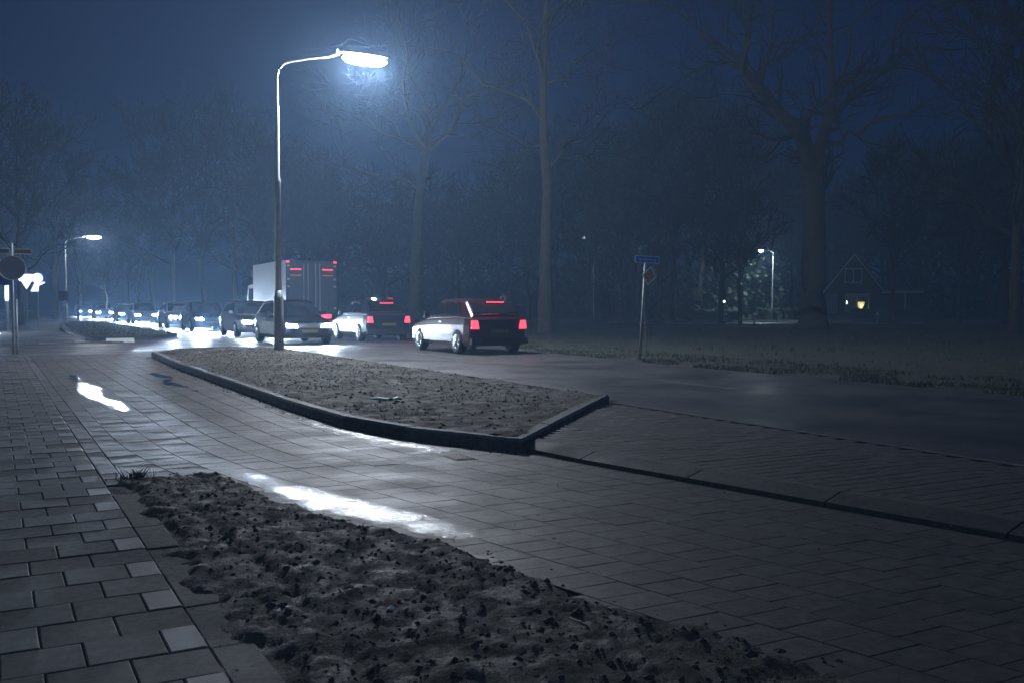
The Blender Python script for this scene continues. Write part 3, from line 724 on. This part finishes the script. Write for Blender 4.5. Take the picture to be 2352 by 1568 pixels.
t = thing('sign_post', 'tall steel sign post by the footpath with two name plates and round signs', 'road sign', (.45, 25.95, 0), R(-4))
b = MB(); b.lathe([(.028, -.05), (.028, 2.62), (.02, 2.65)], 10); b.build('post', M['galv'], t, True)
b = MB(); b.lathe([(.022, -.05), (.022, 1.3)], 8, Matrix.Translation((.07, .12, 0))); b.build('stay', M['paintgrey'], t, True)
for sx in (-1, 1):
    pb = MB().prism(rounded(.40, .13, .015), -.008, .004, 'y').build('name_plate', M['paintgrey'], t); pb.location = (sx*.235, .03*sx, 2.45)
    MB().prism(rounded(.36, .09, .01), -.011, -.0085, 'y').build('plate_face', M['drain'], pb)
rs = MB().prism(circ(.29), .0, .012, 'y').build('round_sign', M['boxm'], t); rs.location = (0, -.05, 2.05)
fr = MB()
for k in range(28):
    a, b2 = 2*math.pi*k/28, 2*math.pi*(k+1)/28; fr.tube([(.29*math.cos(a), 0, .29*math.sin(a)), (.29*math.cos(b2), 0, .29*math.sin(b2))], .008, 5)
fr.build('rim', M['paintgrey'], rs)
bsn = MB().prism(circ(.30), .03, .042, 'y').build('round_sign', M['blue'], t); bsn.location = (-.16, .05, 1.93)

def junction_sign(label, p, z, kind):  # faces given emission to imitate headlights thrown back by reflective sheeting
    t = thing('junction_sign', label, 'road sign', (p.x, p.y, 0), R(-12)); b = MB(); b.lathe([(.04, -.05), (.04, z+.55)], 8); b.build('post', M['paintgrey'], t)
    if kind == 0:
        o = MB().prism(rounded(.74, .36, .12), -.07, -.03, 'y').build('retro_glow_panel', M['lit'], t); o.location = (0, 0, z+.12)
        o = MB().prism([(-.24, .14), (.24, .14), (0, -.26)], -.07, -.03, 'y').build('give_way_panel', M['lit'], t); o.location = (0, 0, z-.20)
    else:
        o = MB().prism(circ(.27), -.07, -.03, 'y').build('retro_glow_disc', M['lit'], t); o.location = (.0, 0, z+.18)
        o = MB().prism([(-.30, -.42), (.10, -.42), (.12, -.12), (.42, .04), (.42, .10), (-.08, .06)], -.07, -.03, 'y').build('retro_glow_arrow', M['lit'], t); o.location = (-.05, 0, z-.12)
        o = MB().prism(rounded(.62, .60, .05), .0, .02, 'y').build('back_board', M['blue'], t); o.location = (.08, 0, z+.16)
junction_sign('white junction sign, headlight return painted as glow, with a give way triangle, left of the pair', at(63, 702, 48), 2.42, 0)
junction_sign('white retroreflective junction sign, headlight glow painted on, with disc and arrow, right of the pair', at(88, 702, 52), 2.45, 1)
p = at(17, 702, 44); t = thing('lit_bollard', 'tall glowing white bollard column at the left edge', 'bollard', (p.x, p.y, 0))
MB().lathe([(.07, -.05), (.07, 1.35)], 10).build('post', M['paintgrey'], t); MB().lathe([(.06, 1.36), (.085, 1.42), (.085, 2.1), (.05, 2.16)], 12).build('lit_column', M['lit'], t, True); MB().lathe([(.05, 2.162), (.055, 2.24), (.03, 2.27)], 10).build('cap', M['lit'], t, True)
p = at(1155, 702, 50); t = thing('notice_sign', 'small pale notice plate on a thin post left of the straight tree', 'sign', (p.x, p.y, 0), -YAW)
MB().lathe([(.025, -.05), (.025, 1.8)], 8).build('post', M['paintgrey'], t)
o = MB().prism(rounded(.30, .46, .03), -.05, -.03, 'y').build('notice_plate', M['paintgrey'], t); o.location = (0, 0, 1.42)
for dz in (-.1, .1): q = MB().prism(circ(.075, 14), -.056, -.0505, 'y').build('notice_mark', M['drain'], o); q.location = (0, 0, dz)
p = at(147, 702, 60); t = thing('notice_sign', 'dark square sign beside the far street lamp pole', 'sign', (p.x, p.y, 0), -YAW)
MB().lathe([(.03, -.05), (.03, 2.0)], 8).build('post', M['paintgrey'], t)
o = MB().prism(rounded(.6, .6, .04), -.05, -.03, 'y').build('square_plate', M['drain'], t); o.location = (0, 0, 1.75)

# ------------------------------------------------------------ the house and its garden front
hp = at(1958, 702, 100)
t = thing('brick_house', 'dark gabled house with lamps glowing in its ground floor window', 'house', (hp.x, hp.y, -.05), -YAW)
wid, eave, apex, dep = 2.95, 2.9, 6.9, 8.0
MB().prism([(-wid, 0), (wid, 0), (wid, eave), (0, apex-.35), (-wid, eave)], 0.02, .3, 'y').build('front_wall_mass', M['brick'], t)
ob = [o for o in bpy.data.objects if o.name.startswith('front_wall_mass')][0]; ob.name = 'wall'
# window opening in the ground floor: wall pieces are replaced by a deep lit room box
bpy.data.objects.remove(ob)
wx0, wx1, wz0, wz1 = -.78, 1.72, .55, 2.45
b = MB(); b.box(-wid, 0, 0, wx0, .3, eave); b.box(wx1, 0, 0, wid, .3, eave); b.box(wx0, 0, 0, wx1, .3, wz0); b.box(wx0, 0, wz1, wx1, .3, eave)
b.prism([(-wid, eave), (wid, eave), (0, apex-.32)], 0, .3, 'y'); b.box(-wid, .3, 0, -wid+.3, dep, eave); b.box(wid-.3, .3, 0, wid, dep, eave); b.prism([(-wid, 0), (wid, 0), (wid, eave), (0, apex-.32), (-wid, eave)], dep, dep+.3, 'y')
b.build('wall', M['brick'], t)
b = MB()
for sx in (-1, 1):
    n_ = Vector((sx*(apex-eave), 0, wid)).normalized()*.14
    b.prism([(0, apex-.3), (sx*(wid+.28), eave-.62+.3), (sx*(wid+.28)+n_.x, eave-.32+n_.z), (0, apex-.3+n_.z*1.4)], -.35, dep+.5, 'y')
rf = b.build('roof', M['roof'], t)
MB().box(-.3, 4.0, apex-.6, .3, 4.7, apex+.9).build('chimney', M['brick'], rf)
b = MB()
for sx in (-1, 1): b.prism([(0, apex-.28), (sx*(wid+.30), eave-.34), (sx*(wid+.30), eave-.52), (0, apex-.46)], -.40, -.352, 'y')
b.build('bargeboard', M['trim'], rf)
wn = MB()
for (a0, a1, c0, c1) in ((-.88, .92, 3.55, 3.66), (-.88, .92, 4.96, 5.07), (-.88, -.78, 3.66, 4.96), (.82, .92, 3.66, 4.96), (-.03, .07, 3.66, 4.96)): wn.box(a0, -.03, c0, a1, -.002, c1)
f = wn.build('window', M['trim'], t); MB().box(-.78, -.012, 3.66, .82, -.004, 4.96).build('pane', M['glass'], f)
wn = MB()
for (a0, a1, c0, c1) in ((wx0, wx1, wz0, wz0+.09), (wx0, wx1, wz1-.36, wz1), (wx0, wx0+.1, wz0+.09, wz1-.36), (wx1-.1, wx1, wz0+.09, wz1-.36), (.42, .52, wz0+.09, wz1-.36)): wn.box(a0, -.03, c0, a1, .06, c1)
f = wn.build('window', M['curtain'], t)
b = MB(); b.box(wx0-.3, 2.6, .1, wx1+.3, 2.7, eave-.1); b.build('back_wall', M['room'], t)
shb = MB()
for i in range(7): shb.box(-2.75+i*.17, -.05, .4, -2.67+i*.17, -.003, 2.4)
shb.build('slatted_shutter', M['curtain'], t)
def glow(name, label, lp, prof, m, energy, col):
    P = t.matrix_basis @ Vector(lp); q = thing(name, label, 'lamp', (P.x, P.y, P.z), -YAW)
    MB().lathe(prof, 14).build('shade', M[m], q, True)
    ld = bpy.data.lights.new('lamp_light', 'POINT'); ld.energy = energy; ld.color = col; ld.shadow_soft_size = .15
    lo = bpy.data.objects.new('lamp_light', ld); C.objects.link(lo); lo.parent = q; lo.location = (0, -.5, .1); return q
q = glow('pendant_lamp', 'white globe lamp hanging in the left of the lit house window', (-.5, .7, 1.5), [(.03, .27), (.12, .22), (.19, .1), (.2, 0), (.16, -.12), (.05, -.19)], 'globe', 14, (.8, .95, 1))
MB().tube([(0, 0, .27), (0, 0, 1.2)], .01, 5).build('cord', M['dark'], q)
q = glow('table_lamp', 'yellow shaded table lamp in the right of the lit house window', (1.12, .8, .95), [(.12, -.1), (.34, .3), (.40, .62), (.30, .64)], 'warm', 12, (1, .85, .4))
MB().lathe([(.14, -.45), (.05, -.4), (.05, -.05)], 10).build('lamp_base', M['globe'], q)
# flat roofed annex
ap = t.matrix_basis @ Vector((3.0, 1.0, 0)); q = thing('garage', 'low flat roofed garage right of the gabled house', 'garage', (ap.x, ap.y, -.05), -YAW)
MB().box(.05, 0, 0, 4.4, 6, 2.5).build('wall', M['brick'], q); MB().box(-.0, -.25, 2.503, 4.6, 6.2, 2.75).build('roof', M['trim'], q)
MB().box(1.9, -.04, .02, 4.0, -.003, 2.15).build('garage_door', M['roof'], q)
MB().box(3.2-.4, -.12, 0, 3.3-.4, -.045, 2.5).build('post', M['trim'], q)
# hedges, path, low wall
def hedge(label, q0, q1, d, h, seed, dep_=1.0, n=2600):
    a, b2 = at(q0, 702, d), at(q1, 702, d); b = MB(); rnd = random.Random(seed); L = (b2-a).length; u = (b2-a).normalized(); v = Vector((-u.y, u.x, 0))
    for _ in range(n):
        s, w_, z = rnd.random()*L, rnd.uniform(0, dep_), rnd.random()**.7*h*(1+.08*noise.noise(Vector((_*.001, 3, seed)))); c = u*s+v*w_; r_ = rnd.uniform(.05, .14); a0 = rnd.random()*6.28; tl = rnd.uniform(-1, 1); o = len(b.v)
        for k in range(4):
            g = a0+k*1.57; b.v.append((c.x+math.cos(g)*r_, c.y+math.sin(g)*r_, max(0, z+math.sin(g+tl)*r_)))
        b.f.append((o, o+1, o+2, o+3))
    o = b.build('hedge', M['hedge'], None, recalc=False); o.location = (a.x, a.y, -.04); tag(o, label, 'hedge', 'clipped hedges in front of the house')
hedge('clipped green hedge directly behind the white lamp post', 1742, 1862, 82, .95, 1)
hedge('clipped green hedge under the lit house window', 1962, 2118, 88, .85, 2)
hedge('tall shaggy green bush right of the garage', 2175, 2250, 90, 3.4, 3, 2.5, 3200)
hedge('rounded low green bush left of the bright path edge', 1600, 1700, 78, .8, 4)
def slab(name, label, q0, q1, d, z0, z1, m, th=.25):
    a, b2 = at(q0, 702, d), at(q1, 702, d); o = MB().box(0, 0, z0, (b2-a).length, th, z1, .01).build(name, M[m]); o.location = (a.x, a.y, 0); o.rotation_euler = (0, 0, -YAW); tag(o, label, 'garden edging', 'white garden edging boards')
slab('garden_edging', 'long white edging board left of the lamp post foot', 1685, 1784, 66, -.05, .13, 'board')
slab('garden_edging', 'short white edging board right of the lamp post foot', 1787, 1862, 66.2, -.05, .13, 'board')
slab('garden_edging', 'dim edging board in front of the house hedge', 1955, 2070, 68, -.05, .10, 'kerb')
slab('garden_edging', 'dim edging board left of the bright path edge', 1400, 1683, 66.4, -.05, .10, 'kerb')
p1 = [at(1380, 702, 62), at(2120, 702, 62), at(2120, 702, 65.8), at(1380, 702, 65.8)]
sheet('cycle_path', [(p.x, p.y) for p in p1], -.012, M['sideroad'])
def bollard(label, q, d):
    p = at(q, 702, d); t = thing('bollard', label, 'bollard', (p.x, p.y, -.02), 0, 'low bollards by the path')
    MB().lathe([(.07, 0), (.07, .55)], 10).build('post', M['paintgrey'], t); MB().lathe([(.072, .552), (.072, .68), (.03, .72)], 10).build('white_cap', M['board'], t)
bollard('low bollard with white cap, left of the lamp post foot', 1733, 62); bollard('low bollard with white cap in front of the pale trunk', 1667, 62)
bollard('low bollard with white cap at the end of the house hedge', 2015, 62)
p = at(677, 702, 70); t = thing('garden_lantern', 'low warm lit lantern right behind the near street lamp pole', 'lantern', (p.x, p.y, 0), -YAW)
MB().lathe([(.05, 0), (.05, 1.22)], 8).build('post', M['paintgrey'], t); MB().prism(rounded(.62, .20, .09), -.2, .2, 'y').build('lens', M['warm'], t).location = (0, 0, 1.40); MB().box(-.36, -.25, 1.515, .36, .25, 1.56).build('roof', M['paintgrey'], t)
p = at(1663, 702, 60); t = thing('garden_spot', 'tiny white point light beside the pale trunk', 'light', (p.x, p.y, 0)); MB().lathe([(.03, 0), (.03, 1.32)], 8).build('post', M['paintgrey'], t); MB().lathe([(.03, 1.325), (.07, 1.36), (.07, 1.45), (.03, 1.48)], 10).build('lens', M['led'], t, True)

# ------------------------------------------------------------ vehicles (at rest, lamps lit)
def wheel(parent, x, y, r_=.29):
    Rm = Matrix.Translation((x, y, r_)) @ Matrix.Rotation(R(90), 4, 'Y')
    w_ = MB().lathe([(r_*.62, -.09), (r_*.93, -.09), (r_, -.06), (r_, .06), (r_*.93, .09), (r_*.62, .09)], 20, Rm).build('wheel', M['dark'], parent, True)
    s = 1 if x > 0 else -1; rim = MB(); rim.lathe([(r_*.6, s*.085), (r_*.6, s*.094)], 20, Rm)
    for k in range(5):
        a = k*1.2566; rim.tube([(x+s*.097, y, r_), (x+s*.097, y+math.cos(a)*r_*.55, r_+math.sin(a)*r_*.55)], .025, 5)
    rim.build('rim', M['chrome'], w_)
def loft(name, secs, m, parent):
    "secs: list of (y, ring of (x,z)) half rings mirrored"
    b = MB(); n = None
    for y, ring in secs:
        full = [(x, z) for x, z in ring]+[(-x, z) for x, z in reversed(ring)]
        n = len(full)
        for x, z in full: b.v.append((x, y, z))
    for i in range(len(secs)-1):
        for j in range(n):
            k = (j+1) % n; b.f.append((i*n+j, i*n+k, (i+1)*n+k, (i+1)*n+j))
    b.f.append(tuple(range(n))); b.f.append(tuple((len(secs)-1)*n+j for j in range(n))[::-1])
    return b.build(name, m, parent)
CARLIGHT = []
def make_car(label, paint, x, y, head=True, beams=True, hl=260, van=False):
    "front points to -Y (towards the camera) when head, else +Y; body 1.6 wide, 3.7 long"
    t = thing('passenger_car' if not van else 'delivery_van', label, 'car' if not van else 'van', (x, y, 0), 0 if head else math.pi, 'cars on the road with their lamps lit' if not van else None)
    W, Hh = .80, 1.32 if not van else 1.75
    def low(y, w_, zt, zb=.19): return (y, [(w_*.90, zb), (w_, zb+.10), (w_, zb+.28), (w_*.985, (zt+zb+.3)/2), (w_*.95, zt-.05), (w_*.86, zt)])
    loft('body', [low(-1.86, W*.72, .50, .25), low(-1.80, W*.84, .62, .21), low(-1.66, W*.95, .69), low(-1.2, W, .76), low(-.75, W, .82), low(0, W, .86), low(.9, W, .88), low(1.5, W*.985, .89), low(1.76, W*.94, .88, .22), low(1.83, W*.88, .82, .27)], M[paint], t)
    ring = lambda y, w0, z0, w1, z1: (y, [(w0, z0), (w0*.985+w1*.015, z0+.02), (w1+.02, z1-.05), (w1-.03, z1-.008), (w1*.4, z1+.012)])
    zr = Hh
    loft('cabin', [ring(-.86, .69, .79, .66, .83), ring(-.25, .72, .83, .575, zr-.05), ring(.1, .73, .84, .60, zr), ring(.8, .73, .86, .60, zr-.01), ring(1.25, .72, .86, .585, zr-.06), ring(1.72, .70, .85, .66, .92)], M[paint], t)
    # glazing, a few mm proud of the cabin
    def quad(name, pts, m='glass', th=.012, par=None):
        P = [Vector(p) for p in pts]; n_ = (P[1]-P[0]).cross(P[2]-P[0]).normalized()*th
        if n_.dot((P[0]+P[2])/2-Vector((0, .2, .8))) < 0: n_ = -n_
        b = MB(); k = len(P); b.v = [tuple(p+n_*.35) for p in P]+[tuple(p+n_*1.0+Vector((0, 0, 0))) for p in P]
        b.f = [tuple(range(k)), tuple(range(k, 2*k))[::-1]]+[(i, (i+1) % k, k+(i+1) % k, k+i) for i in range(k)]
        return b.build(name, M[m], par or t)
    zt = zr-.09
    quad('windscreen', [(-.63, -.80, .85), (.63, -.80, .85), (.53, -.29, zt), (-.53, -.29, zt)], th=.022)
    quad('rear_window', [(-.60, 1.66, .96), (.60, 1.66, .96), (.52, 1.30, zt-.03), (-.52, 1.30, zt-.03)], th=.022)
    for s in (-1, 1):
        quad('side_window', [(s*.712, -.55, .89), (s*.715, .33, .92), (s*.612, .33, zt), (s*.60, -.15, zt)], th=.02)
        quad('side_window', [(s*.715, .40, .92), (s*.71, 1.2, .93), (s*.60, .98, zt), (s*.612, .40, zt)], th=.02)
        b = MB(); b.box(s*.80-.07+s*.03, -.62, .86, s*.80+.07+s*.03, -.52, .97, .015); b.build('wing_mirror', M[paint], t)
        quad('door_handle', [(s*.803, .15, .74), (s*.803, .30, .74), (s*.803, .30, .765), (s*.803, .15, .765)], 'chrome', .015)
        wheel(t, s*.72, -1.12); wheel(t, s*.72, 1.16)
        # lamps
        b = MB(); cx = s*.52
        b.prism([(cx-s*.17, .50), (cx+s*.15, .52), (cx+s*.15, .61), (cx-s*.12, .60)], -1.86, -1.72, 'y')
        b.build('headlight', M['headlamp'] if head and beams else M['glass'], t)
        b = MB(); b.prism([(s*.54, .60), (s*.73, .60), (s*.71, .80), (s*.58, .80)], 1.74, 1.865, 'y'); b.build('tail_light', M['tail'] if not head else M['carD'], t)
    b = MB(); b.prism([(-.34, .33), (.34, .33), (.38, .47), (-.38, .47)], -1.885, -1.80, 'y'); b.build('grille', M['dark'], t)
    b = MB(); b.box(-.24, -1.905, .35, .24, -1.888, .44); b.build('number_plate', M['plate'], t)
    b = MB(); b.box(-.24, 1.846, .50, .24, 1.86, .59); b.build('number_plate', M['plate'], t)
    b = MB(); b.prism([(-.76, .24), (.76, .24), (.74, .38), (-.74, .38)], 1.76, 1.90, 'y'); b.build('bumper', M['dark'], t)
    if not head:
        b = MB(); b.box(-.22, 1.60, zr-.10, .22, 1.66, zr-.075); b.build('brake_light', M['tail'], t)
    if head and beams:
        for s in (-1, 1):
            ld = bpy.data.lights.new('headlight_beam', 'SPOT'); ld.energy = hl; ld.spot_size = R(48); ld.spot_blend = .7; ld.color = (.62, .78, 1.0); ld.shadow_soft_size = .08
            lo = bpy.data.objects.new('headlight_beam', ld); C.objects.link(lo); lo.parent = t; lo.location = (s*.52, -1.95, .57); lo.rotation_euler = (R(76), 0, R(180))
    return t
paints = {'carA': 'dark blue', 'carB': 'silver', 'carC': 'black', 'carD': 'red', 'carE': 'white'}
NEAR = 7.85
for i, (y, pnt, lab) in enumerate([
        (29.5, 'carC', 'black car with glaring headlamps, nearest in the oncoming queue, left of the street lamp'),
        (36.6, 'carB', 'silver oncoming car with glaring headlamps, second in the queue'),
        (46, 'carA', 'dark blue oncoming car with glaring headlamps, third in the queue'),
        (53, 'carE', 'white oncoming car with glaring headlamps, fourth in the queue'),
        (66.5, 'carD', 'dark red oncoming car with glaring headlamps, fifth in the queue'),
        (75, 'carC', 'black oncoming car with glaring headlamps, sixth in the queue'),
        (92, 'carB', 'silver oncoming car with glaring headlamps, seventh in the queue'),
        (112, 'carA', 'dark blue oncoming car with glaring headlamps, farthest in the queue')]):
    make_car(lab, pnt, NEAR+max(0, min(.8, (y-22)*.05)), y, True, True, 500 if i < 2 else 5500)
make_car('car with glaring headlamps waiting in the side road at the left edge', 'carC', -.65, 50, True, True, 500)
make_car('small dark red car seen from behind, tail lamps glowing, in the far lane', 'carD', 10.6, 22.0, False)
make_car('dark blue car seen from behind with tail lamps glowing, ahead of the red car', 'carA', 11.3, 31.0, False)
# parked van far off with two red lamps
p = at(862, 702, 66); v = make_car('dark van parked far behind the road with two red rear lamps', 'carC', p.x, p.y, False, van=True); v.rotation_euler = (0, 0, math.pi+R(18)); v.location.z = -.02; v['category'] = 'van'

# box truck in the far lane, rear lamps high up
t = thing('box_truck', 'tall box truck seen from behind with high red marker lamps', 'truck', (11.7, 42, 0))
b = MB(); b.box(-1.08, -3.0, .85, 1.08, 2.6, 3.0, .0); b.build('cargo_box', M['boxm'], t)
b = MB(); b.prism([(2.65, .45), (4.3, .45), (4.35, 1.25), (3.95, 2.1), (2.65, 2.15)], -.98, .98, 'x'); cb_ = b.build('cab', M['carE'], t)
for s in (-1, 1): MB().prism([(3.0, 1.3), (4.0, 1.3), (3.8, 1.95), (3.0, 1.95)], s*.982, s*.99, 'x').build('side_window', M['glass'], cb_)
b = MB(); b.box(-.9, -2.95, .55, .9, 2.6, .84); b.build('chassis', M['dark'], t)
for s in (-1, 1):
    for yy in (-2.0, 3.3): wheel(t, s*.92, yy, .40)
    b = MB(); b.box(s*.05, -3.035, .9, s*1.02, -3.003, 2.9); b.build('rear_door', M['boxm'], t)
    b = MB(); b.box(s*.62-.2, -3.06, .62, s*.62+.2, -2.96, .78); b.build('tail_light', M['tail'], t)
    b = MB(); b.box(s*1.0-.06, -3.05, 2.92, s*1.0+.06, -3.003, 2.985); b.build('marker_light', M['tail'], t)
    b = MB(); b.box(s*.45, -3.06, 2.62, s*.90, -3.037, 2.66); b.build('upper_light_bar', M['tail'], t)
    b = MB(); b.box(s*.45, -3.055, 2.38, s*.90, -3.037, 2.41); b.build('lower_light_bar', M['amber'], t)
for s in (-1, 1):
    b = MB()
    for xx in (.16, .34): b.tube([(s*xx, -3.045, .92), (s*xx, -3.045, 2.88)], .014, 6)
    for zz in (1.0, 1.9, 2.2, 2.75): b.box(s*.98-.05, -3.05, zz, s*.98+.05, -3.036, zz+.07)
    b.build('lock_bar', M['galv'], t)
    b = MB(); b.box(s*.80-.17, -1.55, .14, s*.80+.17, -1.53, .56); b.build('mudflap', M['dark'], t)
b = MB(); b.box(-.95, -3.1, .42, .95, -3.0, .54); b.build('underrun_bar', M['paintgrey'], t)
b = MB(); b.box(-.24, -3.075, .64, .24, -3.062, .74); b.build('number_plate', M['plate'], t)

# ------------------------------------------------------------ haze
hz = MB().box(-295, -295, -1.2, 295, 295, 30); hm = bpy.data.materials.new('haze'); hm.use_nodes = True; hn = hm.node_tree; hn.nodes.clear()
out = hn.nodes.new('ShaderNodeOutputMaterial'); pv = hn.nodes.new('ShaderNodeVolumePrincipled')
pv.inputs['Color'].default_value = (.42, .66, 1.0, 1); pv.inputs['Density'].default_value = .0038; pv.inputs['Anisotropy'].default_value = .25
hn.links.new(pv.outputs[0], out.inputs['Volume'])
tag(hz.build('haze', hm), 'thin night haze over the whole street', 'haze', kind='stuff')
